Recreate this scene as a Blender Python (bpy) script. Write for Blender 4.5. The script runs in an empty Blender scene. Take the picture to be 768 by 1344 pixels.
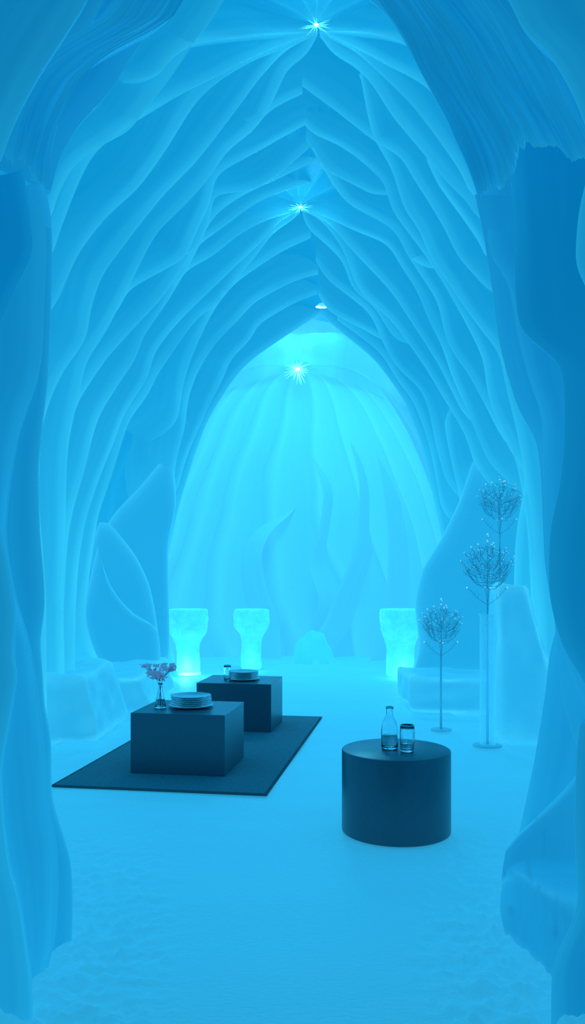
import bpy, bmesh, math, random
from mathutils import Vector, noise, Matrix
random.seed(7)
SC = bpy.context.scene
COL = SC.collection
F = 1100.0; CX = 384.0; HY = 752.0; CH = 1.5          # focal length in px, principal point, eye height

def W(px, py, d): return Vector(((px-CX)*d/F, d, CH+(HY-py)*d/F))
def fd(py): return CH*F/(py-HY)                        # depth of a floor point
def WF(px, py):
    d = fd(py); return Vector(((px-CX)*d/F, d, 0))
def onz(px, py, z):
    d = (CH-z)*F/(py-HY); return Vector(((px-CX)*d/F, d, z))

# ------------------------------------------------------------------ view
SC.view_settings.view_transform = 'Standard'
SC.view_settings.look = 'None'
SC.cycles.use_denoising = True
SC.cycles.max_bounces = 8
SC.cycles.transparent_max_bounces = 16
SC.cycles.caustics_reflective = False
SC.cycles.caustics_refractive = False
SC.cycles.sample_clamp_indirect = 4.0

# ------------------------------------------------------------------ materials
def newmat(name):
    m = bpy.data.materials.new(name); m.use_nodes = True
    nt = m.node_tree; nt.nodes.clear()
    out = nt.nodes.new('ShaderNodeOutputMaterial')
    b = nt.nodes.new('ShaderNodeBsdfPrincipled')
    nt.links.new(b.outputs[0], out.inputs[0])
    return m, nt, b
def N(nt, t, **kw):
    n = nt.nodes.new(t)
    for k, v in kw.items(): setattr(n, k, v)
    return n
def math_(nt, op, a, b=None, c=None):
    n = nt.nodes.new('ShaderNodeMath'); n.operation = op
    for i, v in enumerate((a, b, c)):
        if v is None: continue
        if isinstance(v, (int, float)): n.inputs[i].default_value = v
        else: nt.links.new(v, n.inputs[i])
    return n.outputs[0]
def rgbmix(nt, f, a, b):
    n = nt.nodes.new('ShaderNodeMix'); n.data_type = 'RGBA'
    if isinstance(f, (int, float)): n.inputs[0].default_value = f
    else: nt.links.new(f, n.inputs[0])
    for k, v in ((6, a), (7, b)):
        if isinstance(v, tuple): n.inputs[k].default_value = (*v, 1)
        else: nt.links.new(v, n.inputs[k])
    return n.outputs[2]

def ice_mat(name, deep, pale, glow_deep, glow_pale, rough=.45, streak=.25, bump=.12, uv=True, sx=14, sy=.9):
    """Ice with light painted in: vertex values and frosted veins blend colour and emission."""
    m, nt, b = newmat(name)
    at = N(nt, 'ShaderNodeAttribute', attribute_name='thin')  # per-vertex painted light, not a thickness of the ice
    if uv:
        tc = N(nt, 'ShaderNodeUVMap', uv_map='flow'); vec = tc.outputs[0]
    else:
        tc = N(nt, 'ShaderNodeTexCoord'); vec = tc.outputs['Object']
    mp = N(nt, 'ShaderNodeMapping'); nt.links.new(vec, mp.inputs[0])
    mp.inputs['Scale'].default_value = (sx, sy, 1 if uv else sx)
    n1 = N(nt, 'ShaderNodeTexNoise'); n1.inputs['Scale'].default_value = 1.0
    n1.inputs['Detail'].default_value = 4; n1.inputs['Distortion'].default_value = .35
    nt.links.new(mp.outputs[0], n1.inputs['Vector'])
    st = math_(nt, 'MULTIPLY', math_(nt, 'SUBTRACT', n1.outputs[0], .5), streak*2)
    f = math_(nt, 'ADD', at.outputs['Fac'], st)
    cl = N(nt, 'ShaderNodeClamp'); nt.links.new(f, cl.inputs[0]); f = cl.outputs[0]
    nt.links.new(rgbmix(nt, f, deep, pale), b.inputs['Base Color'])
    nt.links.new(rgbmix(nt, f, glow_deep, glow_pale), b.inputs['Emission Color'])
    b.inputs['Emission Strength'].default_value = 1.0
    b.inputs['Roughness'].default_value = rough
    b.inputs['Specular IOR Level'].default_value = .25
    if bump:
        n2 = N(nt, 'ShaderNodeTexNoise'); n2.inputs['Scale'].default_value = 7
        n2.inputs['Detail'].default_value = 5
        tc2 = N(nt, 'ShaderNodeTexCoord'); nt.links.new(tc2.outputs['Object'], n2.inputs['Vector'])
        bp = N(nt, 'ShaderNodeBump'); bp.inputs['Strength'].default_value = bump; bp.inputs['Distance'].default_value = .05
        nt.links.new(n2.outputs[0], bp.inputs['Height']); nt.links.new(bp.outputs[0], b.inputs['Normal'])
    return m

M_WALL = ice_mat('hall_ice', (.03,.24,.30), (.08,.36,.42), (.002,.212,.445), (.030,.450,.670), streak=.10)  # glow pairs put each region's light level into its own ice
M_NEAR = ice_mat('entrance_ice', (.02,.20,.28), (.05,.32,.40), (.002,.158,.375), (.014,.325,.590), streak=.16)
M_DARK = ice_mat('dim_blue_ice', (.0,.14,.24), (.03,.28,.38), (.0,.130,.335), (.006,.235,.480), streak=.10)
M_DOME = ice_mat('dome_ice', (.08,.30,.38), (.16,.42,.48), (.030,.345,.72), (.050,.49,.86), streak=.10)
M_BENCH = ice_mat('carved_ice', (.04,.30,.36), (.10,.45,.50), (.018,.315,.57), (.045,.47,.70), uv=False, sx=2.2, sy=2.2, streak=.22, bump=.35)
M_SNOW = ice_mat('mound_snow', (.08,.40,.46), (.16,.55,.60), (.025,.42,.72), (.05,.55,.80), uv=False, sx=2.2, sy=2.2, streak=.22, bump=.3)
M_SLAB = ice_mat('slab_ice', (.03,.24,.30), (.08,.36,.42), (.012,.295,.56), (.034,.44,.70), uv=False, sx=1.2, sy=.4, streak=.10, bump=.12)
M_SEAT = ice_mat('foreground_ice', (.02,.22,.30), (.05,.34,.42), (.006,.205,.43), (.022,.345,.60), uv=False, sx=1.6, sy=.8, streak=.22, bump=.2)
M_CEIL = ice_mat('crown_ice', (.03,.24,.30), (.08,.36,.42), (.002,.205,.45), (.020,.40,.64), sx=30, sy=.7, streak=.2)

def plain(name, col, rough=.5, spec=.5, metal=0, trans=0, ior=1.45, emis=None, es=0, noise_scale=None, bump=0, vary=.35):
    m, nt, b = newmat(name)
    b.inputs['Base Color'].default_value = (*col, 1)
    b.inputs['Roughness'].default_value = rough; b.inputs['Metallic'].default_value = metal
    b.inputs['Specular IOR Level'].default_value = spec
    b.inputs['Transmission Weight'].default_value = trans; b.inputs['IOR'].default_value = ior
    if emis:
        b.inputs['Emission Color'].default_value = (*emis, 1); b.inputs['Emission Strength'].default_value = es
    if noise_scale:
        tc = N(nt, 'ShaderNodeTexCoord'); n = N(nt, 'ShaderNodeTexNoise')
        n.inputs['Scale'].default_value = noise_scale; n.inputs['Detail'].default_value = 3
        nt.links.new(tc.outputs['Object'], n.inputs['Vector'])
        c2 = tuple(min(1, c*(1+vary)) for c in col); c1 = tuple(c*(1-vary) for c in col)
        nt.links.new(rgbmix(nt, n.outputs[0], c1, c2), b.inputs['Base Color'])
        if bump:
            bp = N(nt, 'ShaderNodeBump'); bp.inputs['Strength'].default_value = bump; bp.inputs['Distance'].default_value = .01
            nt.links.new(n.outputs[0], bp.inputs['Height']); nt.links.new(bp.outputs[0], b.inputs['Normal'])
    return m
M_TABLE = plain('dark_matte_laminate', (.070,.118,.155), .33, .8, noise_scale=30, bump=.02, vary=.10)
M_RUG = plain('charcoal_woven_rug', (.22,.27,.31), .9, .1, noise_scale=90, bump=.5)
M_RUGEDGE = plain('rug_binding', (.10,.12,.14), .9, .1)
M_GLASS = plain('clear_glass', (.93,.98,1), .02, .5, trans=1, ior=1.45)
M_WATER = plain('water', (.9,.98,1), .0, .5, trans=1, ior=1.33)
M_RIM = plain('thick_glass_rim', (.70,.90,.95), .15, .5)
M_PLATE = plain('pale_glass_plate', (.60,.76,.82), .12, .6, trans=.3, ior=1.45)
M_WIRE = plain('silver_wire', (.38,.46,.52), .35, .5, metal=.1)
M_POLE = plain('brushed_pole', (.72,.80,.85), .4, .5, metal=.1)
M_BASE = plain('frosted_base', (.75,.85,.9), .4, .4)
M_BEAD = plain('crystal_bead', (.9,.92,.9), .1, .8, emis=(.55,.8,.85), es=.45)
M_STEM = plain('flower_stem', (.09,.12,.13), .7, .2)
M_FLOWER = plain('mauve_blossom', (.50,.55,.70), .8, .1, emis=(.06,.12,.20), es=.5)  # slight self-glow added to brighten the blossoms
M_TUBE = None
m, nt, b = newmat('frosted_acrylic_tube'); M_TUBE = m
b.inputs['Base Color'].default_value = (.85,.95,1,1); b.inputs['Roughness'].default_value = .25; b.inputs['Emission Color'].default_value = (.02,.25,.38,1); b.inputs['Emission Strength'].default_value = .6
tr = N(nt, 'ShaderNodeBsdfTransparent'); tr.inputs[0].default_value = (.97,.99,1,1)
mx = N(nt, 'ShaderNodeMixShader'); lw = N(nt, 'ShaderNodeLayerWeight'); lw.inputs[0].default_value = .35
nt.links.new(math_(nt, 'MULTIPLY_ADD', lw.outputs['Facing'], .75, .10), mx.inputs[0])
nt.links.new(tr.outputs[0], mx.inputs[1]); nt.links.new(b.outputs[0], mx.inputs[2])
nt.links.new(mx.outputs[0], [n for n in nt.nodes if n.type == 'OUTPUT_MATERIAL'][0].inputs[0])

M_BULB = plain('bulb', (1,1,1), .5, 0, emis=(.5,1,1), es=2.2)
M_STARBURST = plain('starburst_needles', (.6,.9,1), .4, .3, emis=(.08,.60,.90), es=.8)  # needles glow to paint the starburst around each light
M_PLINTHLAMP = plain('plinth_lamp', (.6,.9,1), .5, 0, emis=(.30,1,1), es=1.0)

# glowing ice plinths: cloudy ice, lamp glow at the foot painted into its emission
def plinth_mat(glow):
    m, nt, b = newmat('cracked_glowing_ice')
    tc = N(nt, 'ShaderNodeTexCoord')
    v = N(nt, 'ShaderNodeTexVoronoi'); v.feature = 'DISTANCE_TO_EDGE'; v.inputs['Scale'].default_value = 9
    n = N(nt, 'ShaderNodeTexNoise'); n.inputs['Scale'].default_value = 5; n.inputs['Detail'].default_value = 6
    n.inputs['Distortion'].default_value = 1.2
    nt.links.new(tc.outputs['Object'], n.inputs['Vector']); nt.links.new(tc.outputs['Object'], v.inputs['Vector'])
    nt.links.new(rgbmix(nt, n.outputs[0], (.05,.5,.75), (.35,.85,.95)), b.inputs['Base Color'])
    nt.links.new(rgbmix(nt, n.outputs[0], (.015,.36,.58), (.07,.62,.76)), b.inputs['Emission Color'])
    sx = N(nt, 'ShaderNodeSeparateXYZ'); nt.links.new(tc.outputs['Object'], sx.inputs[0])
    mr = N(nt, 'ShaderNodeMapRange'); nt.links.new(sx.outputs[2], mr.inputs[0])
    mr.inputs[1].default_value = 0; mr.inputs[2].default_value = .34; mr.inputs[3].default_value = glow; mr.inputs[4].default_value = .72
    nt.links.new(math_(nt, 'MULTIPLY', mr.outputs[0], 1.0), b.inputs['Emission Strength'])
    b.inputs['Roughness'].default_value = .15; b.inputs['Transmission Weight'].default_value = .35; b.inputs['IOR'].default_value = 1.2
    bp = N(nt, 'ShaderNodeBump'); bp.inputs['Strength'].default_value = .6; bp.inputs['Distance'].default_value = .04
    nt.links.new(n.outputs[0], bp.inputs['Height']); nt.links.new(bp.outputs[0], b.inputs['Normal'])
    return m
M_PLINTH = {g: plinth_mat(1+2.2*g) for g in (0, .3, 1)}

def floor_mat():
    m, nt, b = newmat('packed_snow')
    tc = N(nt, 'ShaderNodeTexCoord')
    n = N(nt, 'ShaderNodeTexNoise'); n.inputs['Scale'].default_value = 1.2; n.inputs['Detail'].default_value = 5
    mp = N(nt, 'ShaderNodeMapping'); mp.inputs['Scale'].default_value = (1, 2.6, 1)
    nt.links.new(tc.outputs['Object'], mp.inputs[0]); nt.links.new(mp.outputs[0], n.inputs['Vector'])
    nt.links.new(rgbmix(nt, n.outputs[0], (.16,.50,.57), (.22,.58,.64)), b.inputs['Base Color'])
    b.inputs['Emission Color'].default_value = (.020,.255,.435,1); b.inputs['Emission Strength'].default_value = 1  # light put into the snow itself as an even glow
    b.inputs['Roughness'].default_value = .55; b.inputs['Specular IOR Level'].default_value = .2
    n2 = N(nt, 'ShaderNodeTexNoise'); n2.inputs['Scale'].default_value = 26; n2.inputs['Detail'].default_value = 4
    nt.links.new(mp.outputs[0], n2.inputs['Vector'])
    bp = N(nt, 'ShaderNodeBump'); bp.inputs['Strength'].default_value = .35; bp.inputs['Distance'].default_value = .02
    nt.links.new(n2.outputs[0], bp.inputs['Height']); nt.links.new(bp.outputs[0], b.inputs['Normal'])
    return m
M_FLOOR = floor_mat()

# ------------------------------------------------------------------ object helpers
def link(name, me, mat=None, parent=None):
    o = bpy.data.objects.new(name, me); COL.objects.link(o)
    if mat: me.materials.append(mat)
    if parent: o.parent = parent
    return o
def tag(o, label, cat, group=None):
    o['label'] = label; o['category'] = cat
    if group: o['group'] = group
    return o
def thing(name, loc, label, cat, group=None, rz=0):
    o = bpy.data.objects.new(name, None); COL.objects.link(o)
    o.empty_display_size = .1; o.location = loc; o.rotation_euler = (0, 0, rz)
    return tag(o, label, cat, group)
def struct(o): o['kind'] = 'structure'; return o
def bm_obj(name, bm, mat, parent=None, smooth=True):
    me = bpy.data.meshes.new(name)
    bmesh.ops.recalc_face_normals(bm, faces=bm.faces[:])
    bm.to_mesh(me); bm.free()
    if smooth: me.polygons.foreach_set('use_smooth', [True]*len(me.polygons))
    return link(name, me, mat, parent)

class Sheets:
    """Collects grids of points, each vertex with a painted light value and a flow coordinate, into ONE mesh."""
    def __init__(s): s.v=[]; s.f=[]; s.t=[]; s.uv=[]
    def grid(s, rows, thin, uv):  # thin: painted light values, one per vertex
        b0 = len(s.v); nc = len(rows[0])
        for r, t, u in zip(rows, thin, uv):
            s.v += [tuple(p) for p in r]; s.t += t; s.uv += u
        for i in range(len(rows)-1):
            for j in range(nc-1):
                a = b0+i*nc+j; s.f.append((a, a+1, a+nc+1, a+nc))
    def build(s, name, mat, parent=None):
        me = bpy.data.meshes.new(name); me.from_pydata(s.v, [], s.f)
        at = me.attributes.new('thin', 'FLOAT', 'POINT'); at.data.foreach_set('value', s.t)  # 'thin' stores the painted light
        uvl = me.uv_layers.new(name='flow')
        for lp in me.loops: uvl.data[lp.index].uv = s.uv[lp.vertex_index]
        me.polygons.foreach_set('use_smooth', [True]*len(me.polygons)); me.update()
        return link(name, me, mat, parent)

def catmull(pts, step=7.0):
    P = [Vector(p) for p in pts]; out = []
    for i in range(len(P)-1):
        p1, p2 = P[i], P[i+1]
        p0 = P[i-1] if i else p1*2-p2
        p3 = P[i+2] if i+2 < len(P) else p2*2-p1
        n = max(2, int((Vector(p2[:2])-Vector(p1[:2])).length/step))
        # centripetal-ish damping keeps the curve close to the polyline
        m1 = (p2-p0)*.38; m2 = (p3-p1)*.38
        L = (p2-p1).length
        if m1.length > L: m1 *= L/m1.length
        if m2.length > L: m2 *= L/m2.length
        for k in range(n):
            t = k/n; t2=t*t; t3=t2*t
            out.append(p1*(2*t3-3*t2+1)+m1*(t3-2*t2+t)+p2*(-2*t3+3*t2)+m2*(t3-t2))
    out.append(P[-1]); return out

# ------------------------------------------------------------------ the hall: a pointed tunnel
HW, HR, SP = 2.1, 4.92, 1.0
def wprof(z):
    if z <= SP: return HW
    return HW*(1-min(1.3, (z-SP)/(HR-SP))**2.1)
def wslope(z):
    if z <= SP: return 0
    return -HW*2.1*min(1.2, (z-SP)/(HR-SP))**1.1/(HR-SP)
def ax(d): return .12
def tunnel_d(px, py, side, lo=3.2, hi=12.1):
    d = lo
    while d < hi:
        p = W(px, py, d)
        if side*(p.x-ax(d)) >= wprof(p.z): return d
        d += .02
    return hi
def nout(p, side):
    n = Vector((side, 0, -wslope(p.z))); return n.normalized()

SROW = [0,.010,.022,.038,.055,.07,.085,.10,.12,.15,.20,.28,.40,.6,.9,1.3]
def fin(S, pts, side, depth=None, L=1.0, back=.30, bright=1.0, base0=None, taper=False, hi=12.1, horiz=False, sink=0):
    """One ice fold: a narrow crest that follows the given line and a face that runs back into the wall."""
    if depth is None:
        q = []
        for (x, y) in catmull(pts): q.append(W(x, y, tunnel_d(x, y, side, hi=hi)))
    else:
        if isinstance(depth, (int, float)): depth = [depth]*len(pts)
        q = [W(c.x, c.y, c.z) for c in catmull([(x, y, d) for (x, y), d in zip(pts, depth)])]
    # smooth the depths
    for _ in range(4):
        q = [q[0]] + [q[i]*.5+(q[i-1]+q[i+1])*.25 for i in range(1, len(q)-1)] + [q[-1]]
    rows, thin, uv = [], [], []; acc = random.random()*20; u0 = random.random()*30  # thin gathers the painted light values
    ph = random.random()*50
    nq = len(q); melt = depth is None and q[-1].z > .35; ridge = depth is None and q[0].z > 3.6 and abs(q[0].x-ax(0)) < .45
    nm = max(4, int(nq*.16))
    for i, p in enumerate(q):
        if i: acc += (p-q[i-1]).length
        n = nout(p, side)
        if horiz: n = Vector((side, 0, .0))
        if ridge and i < 6: n = n.lerp(Vector((0, 0, 1)), (1-i/6)**1.5).normalized()
        fade = 1
        if depth is None and not ridge and abs(q[0].x-ax(0)) > .4 and i < nm and q[0].z < 4.4:
            e = (1-i/nm)**2; fade = 1-e; p = p+n*(.26*e)+Vector((0, .30*e, 0))
        if melt and i > nq-1-nm:
            e = (i-(nq-1-nm))/nm; e = e*e; fade = 1-e; p = p+n*(.34*e)+Vector((0, .30*e, 0))
        if sink and i < sink: p = p+Vector((side*.05, .7, 0))*(1-i/sink)**2; fade = min(fade, i/sink)
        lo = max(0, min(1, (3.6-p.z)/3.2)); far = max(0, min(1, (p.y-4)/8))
        base = (.08+.46*lo+.16*far) if depth is None else .08+.40*lo  # painted light: brighter low down and towards the far end
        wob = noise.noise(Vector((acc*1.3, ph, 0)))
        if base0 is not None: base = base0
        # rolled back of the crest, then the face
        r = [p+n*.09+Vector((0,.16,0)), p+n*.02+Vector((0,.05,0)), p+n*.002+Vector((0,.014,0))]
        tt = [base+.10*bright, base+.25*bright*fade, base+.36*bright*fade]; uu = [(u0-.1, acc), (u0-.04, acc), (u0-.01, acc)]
        for s in SROW:
            s_ = s*L
            und = .05*noise.noise(Vector((acc*.7, s_*2.2+ph, 3)))*min(1, s_*4)
            r.append(p+n*s_+Vector((0, back*s_+.06*math.sin(min(1, s_/.35)*math.pi)*(.5+wob)+und, 0)))
            rw = .075+.045*noise.noise(Vector((acc*.8, ph+9, 0)))
            k = .30*math.exp(-s/.018)+.20/(1+math.exp((s-rw)/.010))+.14*math.exp(-s/.22)-.09*min(1, s/.5)  # painted highlight ribbon along the crest, dimmer behind it
            tt.append(base+bright*fade*k*(.85+.5*wob)); uu.append((u0+s_, acc))
        rows.append(r); thin.append(tt); uv.append(uu)
    S.grid(rows, thin, uv)

LEFT = [
 [(296,-6),(275,28),(256,52),(222,103),(198,133),(181,155),(172,168),(130,190),(100,212),(80,245),(68,280),(63,330)],
 [(415,42),(375,57),(330,76),(285,98),(240,120),(190,150),(158,170),(128,195),(113,217),(97,253),(75,312),(68,345),(64,400)],
 [(415,42),(340,45),(262,53),(230,70),(190,120)],
 [(415,43),(380,60),(340,74),(294,100),(256,135),(217,197),(180,247),(143,280),(118,310),(100,337),(80,383),(68,423),(62,470)],
 [(416,43),(377,64),(344,98),(302,154),(256,213),(213,257),(165,318),(133,363),(118,410),(115,437),(108,453),(87,480),(70,513),(55,560),(51,620),(50,650),(55,713),(60,787),(61,880),(62,990)],
 [(417,44),(405,69),(377,90),(371,104),(350,148),(330,173),(300,196),(271,237),(240,271),(222,288),(207,303),(193,327),(167,380),(143,427),(127,453),(113,475),(105,510),(98,540),(90,580),(87,620),(86,680),(83,765),(84,840),(86,960)],
 [(397,122),(370,135),(350,148),(325,180)],
 [(401,163),(370,180),(340,197),(310,213),(284,230),(278,258),(272,275),(257,305),(242,338),(200,362),(167,382),(150,420),(130,455)],
 [(406,193),(385,212),(365,229),(336,247),(300,252),(279,257),(277,284),(262,320),(243,347),(213,390),(173,433),(140,470),(113,510),(100,532),(93,570),(88,620)],
 [(413,212),(390,222),(365,234),(340,245),(315,258),(290,275),(275,292),(258,330),(240,362),(217,400),(187,443),(180,467),(160,497),(133,540),(123,567),(110,620),(98,660),(90,700),(86,750),(83,820),(82,960)],
 [(434,237),(405,240),(373,250),(345,261),(328,271),(290,300),(260,322),(240,352)],
 [(393,276),(350,288),(313,308),(277,337),(243,356),(222,395)],
 [(393,277),(367,290),(340,320),(300,358),(256,400),(230,427),(203,463),(193,497),(163,543),(147,587),(133,620),(113,680),(103,740),(99,810),(98,930)],
 [(394,278),(383,290),(358,305),(343,327),(330,343),(307,370),(297,387),(283,402),(263,413),(240,442),(213,482),(207,490),(193,520),(170,550),(160,580),(147,622),(130,673),(123,713),(112,807),(122,850),(135,876),(150,900)],
 [(408,312),(373,328),(343,347),(307,373),(283,403),(267,433),(250,473),(240,507),(232,560),(222,592)],
 [(420,359),(387,368),(360,382),(333,397),(313,420),(283,450),(260,487),(247,523),(243,560),(232,600),(226,650),(220,700)],
 [(416,386),(387,397),(337,427),(333,440),(323,453),(303,470),(293,497),(277,527),(262,560),(245,600),(234,640),(224,690)],
 [(420,412),(387,433),(333,470),(310,493),(290,523),(272,553),(256,597),(240,647),(227,697),(217,757),(218,807),(226,860),(240,900)],
]
RIGHT = [
 [(419,41),(480,42),(527,52),(560,75)],
 [(421,42),(473,65),(507,83),(560,112),(600,170)],
 [(422,43),(465,65),(482,80),(536,131),(574,180),(607,229),(630,290)],
 [(420,45),(436,69),(461,83),(486,106),(514,150),(532,172),(559,204),(592,244),(617,268),(640,320)],
 [(545,186),(559,206),(574,240),(604,281),(630,319),(648,360)],
 [(394,110),(440,144),(490,183),(527,206),(540,229),(560,260),(584,300),(602,337),(629,367),(649,393),(662,420)],
 [(473,96),(480,137),(490,179),(507,208),(517,228),(531,274),(550,300),(565,337),(595,380),(622,420),(655,463),(663,500),(679,567),(689,620),(700,700),(706,800),(708,960)],
 [(394,154),(407,173),(440,187),(469,206),(505,240),(512,270),(527,293),(553,327),(577,363),(597,397),(620,440),(635,473),(638,500),(645,533),(672,590),(681,620),(692,690),(697,780),(700,960)],
 [(402,183),(427,221),(473,246),(509,267)],
 [(411,196),(434,237),(457,267),(487,283),(520,303),(530,327),(540,342),(567,383),(577,400),(581,427),(593,460),(616,492),(645,547),(672,602),(683,640)],
 [(520,325),(537,340),(555,347),(577,367)],
 [(400,275),(430,285),(467,303),(508,320),(527,350),(547,380),(563,420),(580,453),(593,493),(612,535),(629,577),(645,617),(660,660)],
 [(400,277),(430,291),(467,333),(513,382),(545,430),(575,477),(595,517),(612,552),(625,590)],
 [(399,277),(417,284),(437,307),(452,330),(460,353),(473,383),(513,420),(555,477),(579,517),(612,573),(622,613),(630,660)],
 [(397,278),(400,297),(420,313),(450,343),(463,380),(490,400),(510,433),(540,470)],
 [(415,343),(430,367),(460,390),(487,413),(500,443),(513,470),(527,488),(549,507),(562,533),(572,583),(582,620),(600,680)],
 [(418,387),(430,407),(467,427),(497,443),(512,466)],
 [(443,420),(480,447),(503,467),(520,497),(540,522),(552,550),(563,583),(575,640),(582,700)],
 [(420,412),(453,440),(490,470),(513,500),(533,530),(543,556),(552,580),(564,628),(572,670),(580,705),(584,760),(586,830),(584,900)],
 [(580,530),(588,583),(602,647),(612,700)],
 [(640,540),(662,580),(689,623),(681,680),(677,710),(675,760),(674,830),(674,960)],
]
SL = Sheets(); SR = Sheets()
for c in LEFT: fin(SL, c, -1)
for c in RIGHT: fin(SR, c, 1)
# outer skin of the hall behind the folds
def skin(S, side, y0, y1, off):
    rows, th, uv = [], [], []
    ny = 60
    for i in range(ny+1):
        y = y0+(y1-y0)*i/ny; r, t, u = [], [], []
        for j in range(36):
            z = -.1+(HR+off*.55+.1)*j/35
            zz = max(0, z-off*.55)
            x = ax(y)+side*(wprof(zz)+off+.12*noise.noise(Vector((y*1.2, z*.5, side*5)))) if j < 35 else ax(y)
            r.append((x, y, z)); t.append(.05+.3*max(0, min(1, (3.6-z)/3.2))); u.append((y*1.0, z))  # painted light on the skin, brighter towards the floor
        rows.append(r); th.append(t); uv.append(u)
    S.grid(rows, th, uv)
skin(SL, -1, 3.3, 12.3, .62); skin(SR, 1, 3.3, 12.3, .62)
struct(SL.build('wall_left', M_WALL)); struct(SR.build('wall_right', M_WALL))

# ------------------------------------------------------------------ entrance folds, close to the eye
NL = Sheets(); NR = Sheets(); DR = Sheets()
# left
fin(NL, [(122,-20),(113,0),(83,47),(53,93),(27,140),(10,180),(2,204)], -1, 2.55, L=1.0, bright=.9)
fin(NL, [(250,-20),(237,0),(223,23),(197,40),(157,60),(127,77),(100,103),(87,130),(73,167),(63,217),(58,242)], -1, [3.3]*4+[3.2,3.15,3.1,3.1,3.1,3.1,3.1], L=1.0, bright=.8)
fin(NL, [(205,-20),(193,40),(167,80),(143,120),(105,160),(78,205),(66,250)], -1, 3.4, L=1.0, bright=.6)
fin(NL, [(140,-20),(125,20),(95,60)], -1, 2.9, L=.8, bright=.5)
fin(NL, [(56,236),(63,262),(67,290),(68,330),(66,420),(62,500),(55,560),(50,620),(52,700),(57,760),(58,800),(52,840),(55,880),(58,927),(66,970),(68,1047),(80,1090),(92,1130),(95,1180),(94,1237),(92,1290)], -1, 3.42, L=.8, back=.1, bright=.75, horiz=True)
fin(NL, [(52,240),(58,280),(60,330),(57,400),(54,467),(46,507),(27,560),(15,620),(8,700),(20,780),(40,850),(52,930),(60,1000),(64,1060),(74,1110),(76,1170),(72,1230),(62,1275),(50,1320)], -1, 3.2, L=.7, back=.12, bright=.55, horiz=True)
fin(NL, [(-30,560),(-12,640),(8,730),(20,800),(18,860),(22,890),(12,950),(2,1010),(5,1077),(13,1137),(25,1180),(36,1250),(42,1300),(41,1380)], -1, 2.82, L=.6, back=.25, bright=.7, horiz=True)
def loft_pillar(S, curves, z0=-.06, z1=2.9, nz=120, sub=7, hollow=.05, side=-1):
    ev = []
    for pts, d in curves:
        w = [W(c.x, c.y, d) for c in catmull([(x, y, 0) for x, y in pts])]
        w.sort(key=lambda p: p.z); ev.append(w)
    def at(w, z):
        if z <= w[0].z: return w[0].x
        for a, b in zip(w[:-1], w[1:]):
            if a.z <= z <= b.z: return a.x+(b.x-a.x)*(z-a.z)/max(1e-6, b.z-a.z)
        return w[-1].x
    rows, th, uv = [], [], []
    for k in range(nz):
        z = z0+(z1-z0)*k/(nz-1); r, t, u = [], [], []
        for c in range(len(curves)-1):
            xa, xb = at(ev[c], z), at(ev[c+1], z); da, db = curves[c][1], curves[c+1][1]
            for q in range(sub+(c == len(curves)-2)):
                f = q/sub; h = math.sin(f*math.pi)*hollow
                r.append((xa+(xb-xa)*f+side*h, da-.012+(db-da)*f, z))
                t.append(.08+.40*max(0, min(1, (3.6-z)/3.2))+.20*(1-math.sin(f*math.pi))**3-.06*math.sin(f*math.pi)); u.append((c+f*.35, z))  # painted light: grows downwards, bright on edges, dim in the hollows
        rows.append(r); th.append(t); uv.append(u)
    S.grid(rows, th, uv)
loft_pillar(NL, [
 ([(56,236),(63,262),(67,290),(68,330),(66,420),(62,500),(55,560),(50,620),(52,700),(57,760),(58,800),(52,840),(55,880),(58,927),(66,970),(68,1047),(80,1090),(92,1130),(95,1180),(94,1237),(92,1290)], 3.42),
 ([(52,240),(58,280),(60,330),(57,400),(54,467),(46,507),(27,560),(15,620),(8,700),(20,780),(40,850),(50,930),(56,1000),(60,1060),(68,1110),(70,1170),(68,1230),(60,1275),(50,1320)], 3.2),
 ([(-60,100),(-50,300),(-30,560),(-12,640),(8,730),(20,800),(18,860),(22,890),(12,950),(2,1010),(5,1077),(13,1137),(25,1180),(36,1250),(42,1300),(41,1380)], 2.82)])
# right
fin(NR, [(660,-20),(671,0),(690,38),(720,64),(742,98),(757,128),(772,168)], 1, 2.5, L=1.0, bright=.9)
fin(NR, [(470,-14),(506,15),(529,49),(559,105),(589,161),(611,210),(630,262),(634,300),(645,367),(656,420)], 1, [4.0,3.9,3.8,3.7,3.6,3.5,3.5,3.5,3.5,3.5], L=1.1, bright=.7)
fin(NR, [(624,255),(634,300),(645,367),(657,453),(679,530),(705,580),(711,630),(716,740),(728,810),(737,900),(745,943),(758,980),(778,1020)], 1, 3.45, L=.8, bright=.5, horiz=True, back=.1)
fin(NR, [(640,300),(645,333),(669,373),(679,433),(692,487),(712,547),(714,600),(716,680),(722,770),(738,850),(768,925)], 1, 3.3, L=.7, bright=.55, horiz=True, back=.1)
fin(NR, [(752,760),(735,810),(722,860),(717,905),(702,999),(682,1095),(670,1160),(668,1230)], 1, 4.05, L=1.1, bright=.6, horiz=True, back=.05)
fin(NR, [(772,230),(762,270),(758,310),(757,343),(766,366),(785,400)], 1, 2.4, L=.6, bright=.9, horiz=True)
fin(NR, [(762,950),(758,985),(755,1098),(760,1180),(750,1217),(732,1256),(725,1285),(724,1390)], 1, 2.80, L=.7, base0=.12, bright=.75, horiz=True, back=.2)
DK = Sheets()
fin(DK, [(664,150),(672,240),(676,300),(677,383),(684,430),(710,455),(735,477),(741,513),(741,580),(735,640),(723,697),(722,780),(739,847),(772,903)], 1, 3.12, L=.9, bright=.8, horiz=True, back=.05)
fin(DK, [(30,222),(38,280),(42,330),(20,377),(0,423),(-20,460)], -1, 2.95, L=.6, bright=.6, horiz=True, back=.05)
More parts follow.
